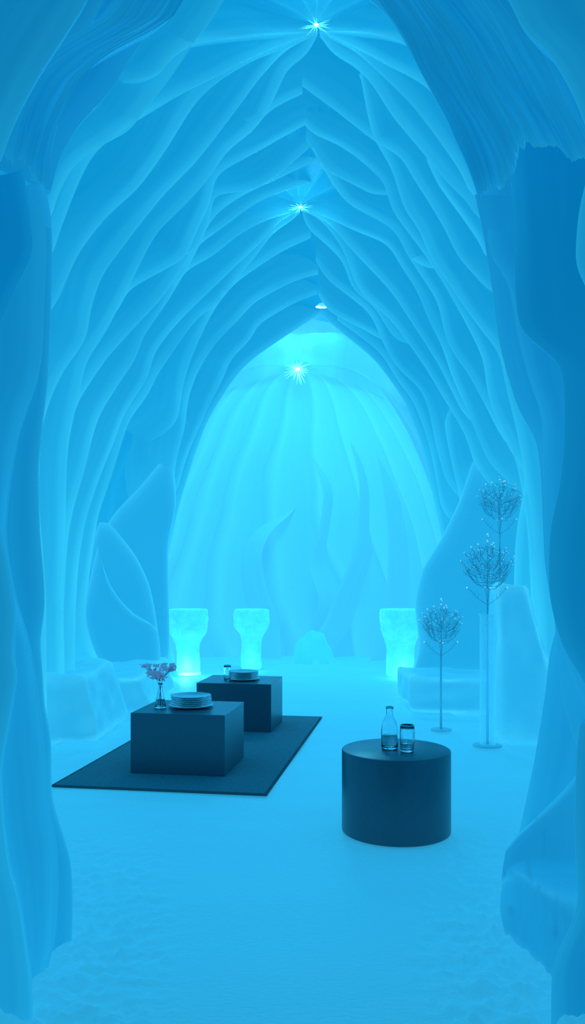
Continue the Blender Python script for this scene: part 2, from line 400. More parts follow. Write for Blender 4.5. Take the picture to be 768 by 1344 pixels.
# ragged hanging drapes
def lerp_tab(T, y):
    for (a, b), (c, d) in zip(T[:-1], T[1:]):
        if c <= y <= a: return b+(d-b)*(a-y)/(a-c)
    return T[0][1] if y > T[0][0] else T[-1][1]
def drape(S, bottom, edge, depth, seed, rows_n=34):
    pts = catmull(bottom, 2.2)
    cols, th, uv = [], [], []
    rnd = random.Random(seed)
    for i, b in enumerate(pts):
        jx, jy = rnd.uniform(-1.2, 1.2), rnd.uniform(-5, 2.5)
        c, t, u = [], [], []
        for k in range(rows_n):
            f = k/(rows_n-1)
            y = b.y+jy*(1-f)+(-40-b.y)*f
            x = b.x+jx*(1-f)+lerp_tab(edge, y)-lerp_tab(edge, b.y)+6*noise.noise(Vector((i*.05, y*.012, seed)))
            ridge = noise.noise(Vector((i*.055+seed, y*.006, 1)))+.28*noise.noise(Vector((i*.21, y*.012, 2+seed)))
            d = depth+.14*ridge+.10*f
            c.append(W(x, y, d)); t.append(.14+.16*max(-.5, -ridge)+.22*math.exp(-f/.035)); u.append((i*.05, y*.006))  # painted light on the torn lip and the nearer ridges
        # turn the torn lip back into the wall
        lip = [c[0]+Vector((c[0].x*.085,.22,c[0].z*.05+.03)), c[0]+Vector((c[0].x*.016,.04,.02))]
        cols.append(lip+c); th.append([.1,.5]+t); uv.append([(i*.06,9),(i*.06,9.2)]+u)
    S.grid(cols, th, uv)
drape(DR, [(630,262),(638,252),(645,245),(656,248),(664,242),(668,228),(675,210),(683,197),(694,189),(706,194),(720,193),(735,197),(745,208),(755,214),(766,209),(790,207),(830,205)], [(262,0),(210,-19),(161,-41),(105,-71),(49,-101),(15,-124),(-45,-165)], 2.95, 3)
drape(DR, [(-60,190),(-14,196),(3,202),(12,210),(20,217),(28,211),(36,217),(46,231),(57,246),(62,249)], [(249,0),(217,3),(167,13),(130,26),(103,42),(77,72),(60,98),(40,136),(23,163),(0,178),(-45,205)], 2.85, 8)
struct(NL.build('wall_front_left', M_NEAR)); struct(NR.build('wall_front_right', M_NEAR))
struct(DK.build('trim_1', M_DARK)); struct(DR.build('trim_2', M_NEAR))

# ------------------------------------------------------------------ crown of the vault: fans around each light
PINS = [(415,38), (394,273), (391,484)]
CR = Sheets()
for k, (px, py) in enumerate(PINS[:2]):
    d = 3.4*F/(HY-py); p = W(px, py-2, d)
    rows, th, uv = [], [], []
    for i in range(49):
        a = math.radians(-88+176*i/48)
        r, t, u = [], [], []
        for j in range(16):
            rr = 1.5*(j/15)**1.3
            fold = abs(math.sin(a*5.5+.6*k))
            r.append(p+Vector((math.sin(a)*rr*.62, -math.cos(a)*rr*.9, .03+.05*rr+.06*rr*fold)))
            t.append(.9*math.exp(-rr/.10)+.28*(1-fold)**3+.1); u.append((a*1.4, rr*.5+k*7))  # painted glow around the light and along the folds
        rows.append(r); th.append(t); uv.append(u)
    CR.grid(rows, th, uv)
# cap over everything
rows, th, uv = [], [], []
for i in range(40):
    y = 2.2+13.4*i/39
    rows.append([(ax(y)+x, y, 5.75-abs(x)*.25+.1*noise.noise(Vector((x, y, 0)))) for x in (-4,-3,-2,-1,-.5,0,.5,1,2,3,4)])
    th.append([.05]*11); uv.append([(x*.2, y) for x in range(11)])
CR.grid(rows, th, uv)
struct(CR.build('ceiling', M_CEIL))

# ------------------------------------------------------------------ bright dome chamber at the far end
DM = Sheets()
PIN4 = W(391, 484, 13.96)
folds = [-1.95,-1.62,-1.25,-.98,-.70,-.40,-.10,.22,.50,.82,1.10,1.45,1.8]
rows, th, uv = [], [], []
NA, NZ = 520, 60
for i in range(NA+1):
    a = -2.25+4.5*i/NA
    r, t, u = [], [], []
    for j in range(NZ):
        f = j/(NZ-1)                        # 0 at the light, 1 at the floor
        z = PIN4.z*(1-f**1.55)-.05*f
        prof = f**.50 if f > 0 else 0
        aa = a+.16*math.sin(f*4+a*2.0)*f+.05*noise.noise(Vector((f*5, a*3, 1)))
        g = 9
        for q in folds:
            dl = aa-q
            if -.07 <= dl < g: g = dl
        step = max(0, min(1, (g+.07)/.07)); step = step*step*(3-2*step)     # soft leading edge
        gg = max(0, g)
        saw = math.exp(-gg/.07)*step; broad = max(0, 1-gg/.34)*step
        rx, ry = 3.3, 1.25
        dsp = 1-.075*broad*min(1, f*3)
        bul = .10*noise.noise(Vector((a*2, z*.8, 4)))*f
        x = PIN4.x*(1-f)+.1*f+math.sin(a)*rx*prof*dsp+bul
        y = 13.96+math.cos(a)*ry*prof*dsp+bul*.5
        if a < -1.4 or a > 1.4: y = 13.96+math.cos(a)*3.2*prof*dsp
        r.append((x, y, z)); t.append(.22*saw+.14*broad+.5*math.exp(-f/.10)+.10+.25*max(0, math.sin(a*1.7+.4))*math.exp(-((f-.35)/.3)**2)); u.append((a*1.2, f*5))  # painted glow below the top light and on each fold
    rows.append(r); th.append(t); uv.append(u)
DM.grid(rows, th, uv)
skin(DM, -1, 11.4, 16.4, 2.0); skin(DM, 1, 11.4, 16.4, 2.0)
b0 = len(DM.v)
for x0, y0, x1, y1 in ((-4.6,9.5,-4.6,16.6), (-4.6,16.6,4.6,16.6), (4.6,16.6,4.6,9.5)):
    DM.grid([[(x0,y0,-.1),(x0,y0,6.6)],[(x1,y1,-.1),(x1,y1,6.6)]], [[.2,.2]]*2, [[(0,0),(0,1)],[(1,0),(1,1)]])
DM.grid([[(-4.6,9.5,6.6),(4.6,9.5,6.6)],[(-4.6,16.6,6.6),(4.6,16.6,6.6)]], [[.2,.2]]*2, [[(0,0),(0,1)],[(1,0),(1,1)]])
# low curtain folds at the foot of the back wall
def curtain(pts, d, side, L, bright=.8):
    fin(DM, pts, side, d, L=L, bright=bright, horiz=True, back=1.1, sink=14, base0=.22)
curtain([(405,640),(385,672),(362,690),(350,705),(342,735),(352,780),(366,812),(368,850),(372,890)], 14.50, -1, .6, .3)
curtain([(392,540),(412,600),(425,640),(418,700),(405,740),(420,790),(402,830),(395,890)], 14.62, 1, .6, .35)
curtain([(445,520),(462,590),(472,640),(465,720),(440,780),(425,820),(400,850),(390,892)], 14.45, 1, .6, .4)
curtain([(490,560),(503,640),(510,720),(506,790),(490,835),(480,900)], 14.25, 1, .6, .3)
# roof of the chamber between the last arch and the fan
rows, th, uv = [], [], []
for i in range(41):
    x = -3.6+7.2*i/40
    r, t, u = [], [], []
    for j in range(12):
        y = 11.7+2.3*j/11; f = j/11
        zr = 5.45-.50*f-.30*abs(x)**1.3*(.7+.3*f)-.05*abs(math.sin(x*3.2))
        r.append((x+.1, y, zr)); t.append(.30+.3*abs(math.sin(x*3.2))**8); u.append((x, y))
    rows.append(r); th.append(t); uv.append(u)
DM.grid(rows, th, uv)
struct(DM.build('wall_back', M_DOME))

# ------------------------------------------------------------------ floor
def snow_h(x, y):
    h = .012*noise.noise(Vector((x*1.1, y*.9, 0)))
    if y < 6.2:
        edge = max(0, min(1, (abs(x-.0)-.33-.10*(y-2.6))/.28))*max(0, min(1, (4.9-y)/1.3))
        if edge > 0:
            c = noise.noise(Vector((x*17, y*13, 2)))+.6*noise.noise(Vector((x*37, y*29, 4)))
            h += edge*.030*c
    return h
rows = []
ys = []
y = 2.3
while y < 16.2: ys.append(y); y += .016 if y < 4.9 else (.06 if y < 8 else .25)
xs = [-3.2+6.4*i/50 for i in range(51)]
xs = sorted(set([x for x in xs if abs(x) > 1.25]+[-1.25+2.5*i/150 for i in range(151)]))
bm = bmesh.new(); g = []
for yy in ys: g.append([bm.verts.new((x, yy, snow_h(x, yy)-.004)) for x in xs])
for i in range(len(g)-1):
    for j in range(len(xs)-1): bm.faces.new((g[i][j], g[i][j+1], g[i+1][j+1], g[i+1][j]))
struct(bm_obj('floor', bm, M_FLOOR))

# ------------------------------------------------------------------ solid ice pieces
def ice_solid(name, corners, mat, label, cat, seed=0, cuts=10, rnd=.35, amp=.04, group=None, freq=2.2):
    """corners: 4 bottom (front-left, front-right, back-right, back-left) then 4 top."""
    base = sum((Vector(c) for c in corners[:4]), Vector())/4; base.z = min(c[2] for c in corners[:4])
    bm = bmesh.new(); v = [bm.verts.new(Vector(c)-base) for c in corners]
    for f in ((0,1,2,3),(4,7,6,5),(0,4,5,1),(1,5,6,2),(2,6,7,3),(3,7,4,0)): bm.faces.new([v[i] for i in f])
    bmesh.ops.subdivide_edges(bm, edges=bm.edges[:], cuts=cuts, use_grid_fill=True)
    for _ in range(int(rnd*10)): bmesh.ops.smooth_vert(bm, verts=bm.verts[:], factor=.5, use_axis_x=True, use_axis_y=True, use_axis_z=True)
    bm.normal_update()
    for q in bm.verts:
        s = Vector(q.co)*freq+Vector((seed*7.3, 0, seed))
        q.co += q.normal*(amp*noise.noise(s)+amp*.5*noise.noise(s*2.7))
    zmin = min(q.co.z for q in bm.verts)
    for q in bm.verts:
        if q.co.z < zmin+.04: q.co.z = zmin
        q.co.z -= zmin
    o = bm_obj(name, bm, mat); o.location = base
    at = o.data.attributes.new('thin', 'FLOAT', 'POINT')  # 'thin' stores the painted light
    # painted light, brighter towards the convex edges
    me = o.data
    top = max(p.co.z for p in me.vertices) or 1
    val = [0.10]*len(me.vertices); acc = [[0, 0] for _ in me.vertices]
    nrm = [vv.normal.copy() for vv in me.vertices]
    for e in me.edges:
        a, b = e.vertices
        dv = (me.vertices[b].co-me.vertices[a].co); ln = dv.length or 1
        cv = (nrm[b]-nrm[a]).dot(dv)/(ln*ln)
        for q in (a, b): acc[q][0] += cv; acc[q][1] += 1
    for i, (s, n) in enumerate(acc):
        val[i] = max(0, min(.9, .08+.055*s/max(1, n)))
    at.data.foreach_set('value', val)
    return tag(o, label, cat, group)

def px_slab(name, outline, d, thick, mat, label, cat, seed, depth_fn=None, group=None):
    """A leaning plate of ice whose front outline is a polygon; rounded rim."""
    pts = [Vector((p.x, p.y)) for p in catmull(list(outline)+[outline[0]], 9)][:-1]
    cx = sum(p.x for p in pts)/len(pts); cy = sum(p.y for p in pts)/len(pts)
    n = len(pts); c = Vector((cx, cy))
    base = W(cx, max(p.y for p in pts), d); base.z = 0
    v, t, f = [], [], []
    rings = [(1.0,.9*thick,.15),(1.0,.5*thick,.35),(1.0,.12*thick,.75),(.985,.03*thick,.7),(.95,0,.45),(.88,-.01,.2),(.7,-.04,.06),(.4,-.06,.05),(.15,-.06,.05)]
    for (k, dy, tt) in rings:
        for p in pts:
            q = c+(p-c)*k
            dd = d+dy+.05*noise.noise(Vector((q.x*.02, q.y*.012, seed)))
            w = W(q.x, q.y, dd)-base; v.append(tuple(w)); t.append(tt)
    for r in range(len(rings)-1):
        for i in range(n):
            f.append((r*n+i, r*n+(i+1)%n, (r+1)*n+(i+1)%n, (r+1)*n+i))
    f.append(tuple((len(rings)-1)*n+i for i in range(n)))
    f.append(tuple(reversed(range(n))))
    me = bpy.data.meshes.new(name); me.from_pydata(v, [], f)
    at = me.attributes.new('thin', 'FLOAT', 'POINT'); at.data.foreach_set('value', t)  # painted light: rim brighter than the face
    me.polygons.foreach_set('use_smooth', [True]*len(me.polygons)); me.update()
    o = link(name, me, mat); o.location = base
    return tag(o, label, cat, group)

px_slab('ice_slab', [(620,606),(602,660),(579,707),(555,747),(545,793),(550,850),(541,905),(600,912),(690,912),(712,760),(700,640),(655,590)], 9.75, .5, M_SLAB,
        'tall leaning blue ice slab on the right behind the slender wire trees', 'ice slab', 1)
px_slab('ice_slab', [(219,596),(185,637),(142,687),(150,740),(160,800),(165,895),(205,895),(222,860),(221,720),(231,660),(226,602)], 11.1, .3, M_SLAB,
        'tall pointed ice slab in the left alcove, its tip up by the far arch', 'ice slab', 2)
px_slab('ice_slab', [(130,686),(143,687),(165,712),(180,733),(195,765),(203,800),(207,830),(207,893),(150,893),(128,870),(110,807),(121,713)], 10.7, .25, M_SLAB,
        'middle ice slab in the left alcove with a curved sloping upper edge', 'ice slab', 3)
px_slab('ice_slab', [(128,716),(135,742),(146,770),(160,790),(176,806),(207,829),(206,896),(150,896),(128,872),(110,807)], 10.3, .22, M_SLAB,
        'lowest ice slab in the left alcove, directly behind the ice bench', 'ice slab', 4)

def box8(x0, x1, y0, y1, z, tx0=0, tx1=0, ty0=0, ty1=0, sk=0):
    return [(x0,y0,0),(x1,y0+sk,0),(x1,y1+sk,0),(x0,y1,0),(x0+tx0,y0+ty0,z),(x1-tx1,y0+sk+ty0,z),(x1-tx1,y1+sk-ty1,z),(x0+tx0,y1-ty1,z)]
ice_solid('ice_bench', box8(-2.75,-1.46,8.45,10.35,.40,0,.12,-.05,0,.25), M_BENCH, 'long low ice bench along the left wall below the alcove slabs', 'bench', 5, cuts=14, rnd=.22, amp=.05)
ice_solid('ice_block', box8(-2.75,-1.66,6.75,8.15,.56,0,.14,.06,0,.35), M_BENCH, 'rough squat ice block beside the left end of the dark rug', 'ice block', 6, cuts=14, rnd=.25, amp=.06)
ice_solid('ice_bench', box8(1.24,2.7,8.75,9.9,.37,.0,0,.06,0,-.30), M_BENCH, 'low ice bench on the right, behind the shortest wire tree', 'bench', 7, cuts=14, rnd=.22, amp=.05)
ice_solid('ice_block', [(1.80,7.38,0),(2.42,7.2,0),(2.6,8.1,0),(1.85,8.0,0),(1.82,7.45,1.36),(2.06,7.35,1.36),(2.25,8.0,1.34),(1.86,7.95,1.36)], M_BENCH,
          'upright tapering ice block right of the glass tube tree', 'ice block', 8, cuts=14, rnd=.2, amp=.04)
# foreground carved boulder on the right: a ridge, a hollow face, a shelf and a foot
def boulder():
    R_ = [
     [(830,960,4.6),(770,1010,4.6),(738,1040,4.6),(708,1070,4.5),(683,1095,4.45),(668,1120,4.3)],
     [(830,960,4.1),(762,1012,4.05),(738,1040,4.0),(708,1070,3.95),(681,1094,3.92),(664,1115,3.9)],
     [(830,1010,3.98),(762,1055,3.96),(738,1072,3.93),(710,1092,3.90),(682,1112,3.88),(661,1132,3.86)],
     [(830,1110,3.92),(762,1125,3.90),(738,1130,3.88),(708,1128,3.88),(680,1132,3.85),(659,1146,3.83)],
     [(830,1200,3.12),(760,1186,3.20),(728,1174,3.28),(702,1160,3.40),(676,1148,3.60),(658,1160,3.77)],
     [(830,1280,2.95),(768,1250,3.03),(740,1232,3.13),(712,1212,3.28),(680,1192,3.50),(657,1188,3.70)],
    ]
    foot = [(830,1365),(772,1322),(745,1302),(720,1280),(695,1250),(662,1222)]
    R_.append([(x, y, fd(y)) for x, y in foot])
    rows = []
    for r in R_:
        c = catmull(r, 6); n = 40
        rows.append([W(*c[int(round(i*(len(c)-1)/(n-1)))]) for i in range(n)])
    base = Vector((1.35, 3.7, 0)); bm = bmesh.new()
    # smooth between the rows
    cols = []
    for i in range(40): cols.append(catmull_n([r[i] for r in rows], 7))
    m = len(cols[0]); g = []
    for i in range(40):
        col = []
        for j in range(m):
            p = cols[i][j]-base
            p += Vector((0,-1,.3))*.025*noise.noise(Vector((i*.13, j*.12, 3)))
            if j == m-1: p.z = -.01
            col.append(bm.verts.new(p))
        g.append(col)
    for i in range(39):
        for j in range(m-1): bm.faces.new((g[i][j], g[i+1][j], g[i+1][j+1], g[i][j+1]))
    th = []
    for i in range(40):
        for j in range(m):
            f = j/(m-1)*6
            th.append(.10+.42*math.exp(-((f-1.15)/.22)**2)+.30*math.exp(-((f-4)/.22)**2)+.25*math.exp(-((f-6)/.15)**2)+.15*math.exp(-(39-i)/2.5))  # painted light along ridge, shelf, foot and inner end
    o = bm_obj('ice_boulder', bm, M_SEAT); o.location = base
    at = o.data.attributes.new('thin', 'FLOAT', 'POINT'); at.data.foreach_set('value', th)  # 'thin' stores the painted light
    tag(o, 'large rounded ice boulder with a hollowed shelf in the right foreground', 'ice boulder')
def catmull_n(P, k):
    out = []
    for i in range(len(P)-1):
        p1, p2 = P[i], P[i+1]; p0 = P[i-1] if i else p1; p3 = P[i+2] if i+2 < len(P) else p2
        m1, m2 = (p2-p0)*.4, (p3-p1)*.4
        for q in range(k):
            t = q/k; t2 = t*t; t3 = t2*t
            out.append(p1*(2*t3-3*t2+1)+m1*(t3-2*t2+t)+p2*(-2*t3+3*t2)+m2*(t3-t2))
    out.append(P[-1]); return out
boulder()
# snow mound by the back wall
bm = bmesh.new(); bmesh.ops.create_icosphere(bm, subdivisions=4, radius=1)
for v in bm.verts:
    p = v.co.copy(); r = 1+.16*noise.noise(p*1.8)+.06*noise.noise(p*5)
    z = max(0, p.z)
    v.co = Vector((p.x*.34*r*(1-.25*z), p.y*.28*r*(1-.25*z), (z**.85)*.52*r+.08*max(0, -p.x)*z))
    if p.z <= 0: v.co.z = 0
o = bm_obj('snow_mound', bm, M_SNOW); o.location = (.36, 14.05, 0)
tag(o, 'small white snow mound at the foot of the far back wall', 'snow mound')

# ------------------------------------------------------------------ lathe / tube helpers
def lathe(bm, prof, seg=40, cx=0, cy=0, cz=0, sides=None):
    rings = []
    for (r, z) in prof:
        if r < 1e-5: rings.append([bm.verts.new((cx, cy, cz+z))])
        else: rings.append([bm.verts.new((cx+r*math.cos(2*math.pi*i/seg), cy+r*math.sin(2*math.pi*i/seg), cz+z)) for i in range(seg)])
    for a, b in zip(rings[:-1], rings[1:]):
        if len(a) == 1 and len(b) == 1: continue
        for i in range(seg):
            j = (i+1) % seg
            if len(a) == 1: bm.faces.new((a[0], b[i], b[j]))
            elif len(b) == 1: bm.faces.new((a[i], b[0], a[j]))
            else: bm.faces.new((a[i], b[i], b[j], a[j]))
def tube(bm, pts, r0, r1=None, seg=6):
    r1 = r0 if r1 is None else r1
    n = len(pts); prev = None
    for i, p in enumerate(pts):
        p = Vector(p)
        t = (Vector(pts[min(i+1, n-1)])-Vector(pts[max(i-1, 0)])).normalized()
        u = t.cross(Vector((.31, .95, .05)) if abs(t.y) < .9 else Vector((1, 0, 0))).normalized(); w = t.cross(u)
        r = r0+(r1-r0)*i/max(1, n-1)
        ring = [bm.verts.new(p+(u*math.cos(2*math.pi*k/seg)+w*math.sin(2*math.pi*k/seg))*r) for k in range(seg)]
        if prev:
            for k in range(seg): bm.faces.new((prev[k], prev[(k+1) % seg], ring[(k+1) % seg], ring[k]))
        else: bm.faces.new(ring[::-1])
        prev = ring
    bm.faces.new(prev)
def bevel_box(w, d, h, bev=.006):
    bm = bmesh.new(); bmesh.ops.create_cube(bm, size=1)
    for v in bm.verts: v.co = Vector((v.co.x*w, v.co.y*d, (v.co.z+.5)*h))
    bmesh.ops.bevel(bm, geom=bm.edges[:], offset=bev, segments=3, profile=.5, affect='EDGES')
    return bm

# ------------------------------------------------------------------ rug and tables
RZ = -math.atan(.158)
ex = Vector((math.cos(RZ), math.sin(RZ), 0)); ey = Vector((-math.sin(RZ), math.cos(RZ), 0))
RUGZ = .016
fr = WF(350, 1046); rw, rl = 1.53, 3.07
rc = fr-ex*rw/2+ey*rl/2
rug = thing('rug', (rc.x, rc.y, .004), 'dark charcoal rectangular rug under the two square tables', 'rug', rz=RZ)
bm_obj('rug_field', bevel_box(rw-.03, rl-.03, RUGZ, .004), M_RUG, rug)
bm = bmesh.new()
for (cx_, cy_, sx_, sy_) in ((0, rl/2-.0075, rw, .015), (0, -rl/2+.0075, rw, .015), (rw/2-.0075, 0, .015, rl-.03), (-rw/2+.0075, 0, .015, rl-.03)):
    r = bmesh.ops.create_cube(bm, size=1)
    for v in r['verts']: v.co = Vector((cx_+v.co.x*sx_, cy_+v.co.y*sy_, (v.co.z+.5)*(RUGZ-.001)))
bm_obj('edge_binding', bm, M_RUGEDGE, rug, smooth=False)
TB = RUGZ+.004
def cube_table(frx, w, dp, h, label):
    c = frx-ex*w/2+ey*dp/2
    o = bm_obj('cube_table', bevel_box(w, dp, h, .005), M_TABLE, smooth=False)
    o.location = (c.x, c.y, TB); o.rotation_euler = (0, 0, RZ)
    return tag(o, label, 'table', 'dark cube tables on the rug')
T1 = cube_table(WF(295, 1023), .716, .65, .4455, 'dark cube table at the near end of the rug, holding the flower vase')
T2 = cube_table(WF(356, 964), .716, .62, .4455, 'dark cube table at the far end of the rug, holding a small tumbler')
ZT = TB+.4455
bm = bmesh.new(); R = .315; H = .4725
lathe(bm, [(0,0),(R-.008,0),(R-.002,.003),(R,.010),(R,H-.010),(R-.003,H-.003),(R-.010,H),(0,H)], 96)
o = bm_obj('drum_table', bm, M_TABLE)
TR = Vector((.602, 4.87, .006)); o.location = TR
md = o.modifiers.new('edge', 'EDGE_SPLIT'); md.split_angle = math.radians(40)
tag(o, 'dark round drum table standing alone in front on the right', 'table')
ZR = H+.006

# ------------------------------------------------------------------ glassware
def hollow(outer, th=.003):
    inner = [(max(0, r-th), z+(th if i == 0 else 0)) for i, (r, z) in enumerate(outer)]
    return outer, inner
def carafe(loc):
    t = thing('carafe', loc, 'clear glass carafe with narrow neck on the round drum table', 'carafe')
    out = [(0,0),(.040,0),(.047,.004),(.0495,.012),(.050,.05),(.0505,.09),(.048,.125),(.040,.155),(.029,.178),(.022,.192),(.0205,.205),(.0205,.228),(.0225,.236),(.023,.240)]
    inn = [(.0195,.240),(.0175,.228),(.0175,.205),(.019,.192),(.026,.177),(.037,.153),(.045,.124),(.0475,.09),(.047,.05),(.0465,.016),(.040,.010),(0,.010)]
    bm = bmesh.new(); lathe(bm, out+inn, 48); bm_obj('body', bm, M_GLASS, t)
    bm = bmesh.new(); lathe(bm, [(0,.0105),(.039,.0105),(.0458,.017),(.0463,.05),(.0463,.078),(0,.078)], 48); bm_obj('water', bm, M_WATER, t)
    bm = bmesh.new(); prof = [(.0212+.0032*math.cos(a), .241+.0032*math.sin(a)) for a in [2*math.pi*i/10 for i in range(11)]]
    lathe(bm, prof, 40); bm_obj('lip', bm, M_RIM, t)
def tumbler(loc, h, r0, r1, label, rim=True, water=.0, ribs=0, group=None):
    t = thing('tumbler', loc, label, 'glass', group)
    bm = bmesh.new(); th = .0035
    out = [(0,0),(r0-.004,0),(r0,.004)]+[(r0+(r1-r0)*f+.004*math.sin(f*math.pi), .004+(h-.004)*f) for f in (.1,.25,.4,.55,.7,.85,1)]
    inn = [(r-th, z) for r, z in reversed(out[3:])]+[(r0-th, .014),(r0-.008,.011),(0,.011)]
    lathe(bm, out+inn, 64)
    if ribs:
        for v in bm.verts:
            rr = math.hypot(v.co.x, v.co.y)
            if rr > r0*.8 and v.co.z > .01*h:
                a = math.atan2(v.co.y, v.co.x); k = 1+.035*math.cos(a*ribs)*min(1, (1-v.co.z/h)*5)
                v.co.x *= k; v.co.y *= k
    bm_obj('body', bm, M_GLASS, t)
    if water:
        bm = bmesh.new(); lathe(bm, [(0,.0115),(r0-.010,.0115),(r0-.0055,.016),(r0-.0055+(r1-r0)*water, water*h),(0,water*h)], 48); bm_obj('water', bm, M_WATER, t)
    if rim:
        bm = bmesh.new(); prof = [(r1-.001+.0026*math.cos(a), h+.0026*math.sin(a)) for a in [2*math.pi*i/10 for i in range(11)]]
        lathe(bm, prof, 48); bm_obj('rim', bm, M_RIM, t)
carafe((onz(512, 983, ZR).x, 4.88, ZR))
tumbler((.657, 4.80, ZR), .150, .036, .040, 'ribbed clear glass tumbler beside the carafe on the round drum table', ribs=16, water=.28)
g = onz(298.5, 893, ZT); tumbler((g.x, g.y, ZT), .145, .031, .034, 'plain glass tumbler beside the plates on the far cube table')

# plates
def plate_mesh(r, name):
    bm = bmesh.new(); h = .016
    prof = [(0,0),(r*.62,0),(r*.66,.002),(r*.97,h-.003),(r,h),(r*.985,h+.0035),(r*.95,h+.002),(r*.64,.006),(0,.0055)]
    lathe(bm, prof, 64)
    for v in bm.verts:                       # softly faceted rim
        rr = math.hypot(v.co.x, v.co.y)
        if rr > r*.8:
            a = math.atan2(v.co.y, v.co.x); k = 1+.012*abs(math.cos(a*5))
            v.co.x *= k; v.co.y *= k
    me = bpy.data.meshes.new(name); bmesh.ops.recalc_face_normals(bm, faces=bm.faces[:]); bm.to_mesh(me); bm.free()
    me.polygons.foreach_set('use_smooth', [True]*len(me.polygons)); me.materials.append(M_PLATE); return me
PL_BIG = plate_mesh(.172, 'plate'); PL_MED = plate_mesh(.155, 'plate'); PL_SML = plate_mesh(.140, 'plate')
ORD = ['lowest', 'second from the bottom', 'third from the bottom', 'third from the top', 'second from the top', 'topmost']
def plates(c, table, group, scale=1.0, n=6):
    z = c.z
    for i in range(n):
        me = PL_BIG if i == 0 else PL_MED
        o = bpy.data.objects.new('plate', me); COL.objects.link(o)
        o.location = (c.x+random.uniform(-.003,.003), c.y+random.uniform(-.003,.003), z); o.rotation_euler = (0, 0, random.random()*6)
        o.scale = (scale, scale, scale)
        z += .0145*scale
        tag(o, ('wide glass plate, lowest in the stack on the %s' if i == 0 else 'glass plate '+ORD[i]+' in the stack on the %s') % table, 'plate', group)
c = onz(251, 927.5, ZT); plates(Vector((c.x, c.y, ZT)), 'near cube table', 'plates stacked on the near cube table')
c = onz(319.5, 892, ZT); plates(Vector((c.x, c.y, ZT)), 'far cube table', 'plates stacked on the far cube table', .93)

# vase and flowers
vc = onz(210.5, 929, ZT)
t = thing('bud_vase', (vc.x, vc.y, ZT), 'small clear glass bottle vase with narrow neck on the near cube table', 'vase')
out = [(0,0),(.040,0),(.044,.004),(.044,.012),(.038,.05),(.029,.09),(.020,.125),(.0165,.15),(.0165,.178),(.020,.188)]
inn = [(.0165,.188),(.0135,.178),(.0135,.15),(.017,.124),(.026,.09),(.035,.05),(.040,.015),(.036,.010),(0,.010)]
bm = bmesh.new(); lathe(bm, out+inn, 40); bm_obj('body', bm, M_GLASS, t)
bm = bmesh.new(); lathe(bm, [(0,.0105),(.035,.0105),(.0388,.016),(.0343,.05),(.031,.066),(0,.066)], 40); bm_obj('water', bm, M_WATER, t)
def sprig(tip, lean, seed, label, n=46, spread=.075):
    rnd = random.Random(seed)
    o = thing('flower_sprig', (vc.x, vc.y, ZT+.014), label, 'flower', 'mauve sprigs in the bottle vase')
    bm = bmesh.new()
    tip = Vector(tip); neck = Vector((lean.x*.007, lean.y*.007, .165)); foot = Vector((-lean.x*.016, -lean.y*.016, 0))
    fork = neck.lerp(tip, .45)
    tube(bm, [foot, foot.lerp(neck, .5), neck, fork], .0022, .0018)
    tips = []
    for k in range(9):
        q = tip+Vector((rnd.uniform(-1,1)*spread, rnd.uniform(-.6,.6)*spread, rnd.uniform(-.5,.45)*spread))
        mid = fork.lerp(q, .5)+Vector((rnd.uniform(-.008,.008), 0, rnd.uniform(-.004,.01)))
        tube(bm, [fork, mid, q], .0014, .0009, 5); tips.append(q)
        for _ in range(2):
            q2 = mid.lerp(q, .5)+Vector((rnd.uniform(-.025,.025), rnd.uniform(-.02,.02), rnd.uniform(.0,.03)))
            tube(bm, [mid, q2], .0010, .0007, 4); tips.append(q2)
    bm_obj('stem', bm, M_STEM, o)
    for q in tips:
        bm = bmesh.new()
        for _ in range(9):
            r = bmesh.ops.create_icosphere(bm, subdivisions=1, radius=rnd.uniform(.0045,.0075))
            d = Vector((rnd.gauss(0,.008), rnd.gauss(0,.007), rnd.gauss(.002,.006)))
            for v in r['verts']: v.co = v.co+q+d
        bm_obj('blossom', bm, M_FLOWER, o)
s = vc.y/F
sprig(((197-210.5)*s, .0, (931-881)*s-.014), Vector((-1,0,0)), 1, 'left mauve flower sprig in the bottle vase, the bushiest one', spread=.078)
sprig(((219-210.5)*s, .02, (931-878)*s-.014), Vector((1,.3,0)), 2, 'right mauve flower sprig in the bottle vase, with the highest tip', spread=.055)
sprig(((209-210.5)*s, -.02, (931-890)*s-.014), Vector((.2,-1,0)), 3, 'middle mauve flower sprig in the bottle vase, hanging lowest in front', spread=.05)

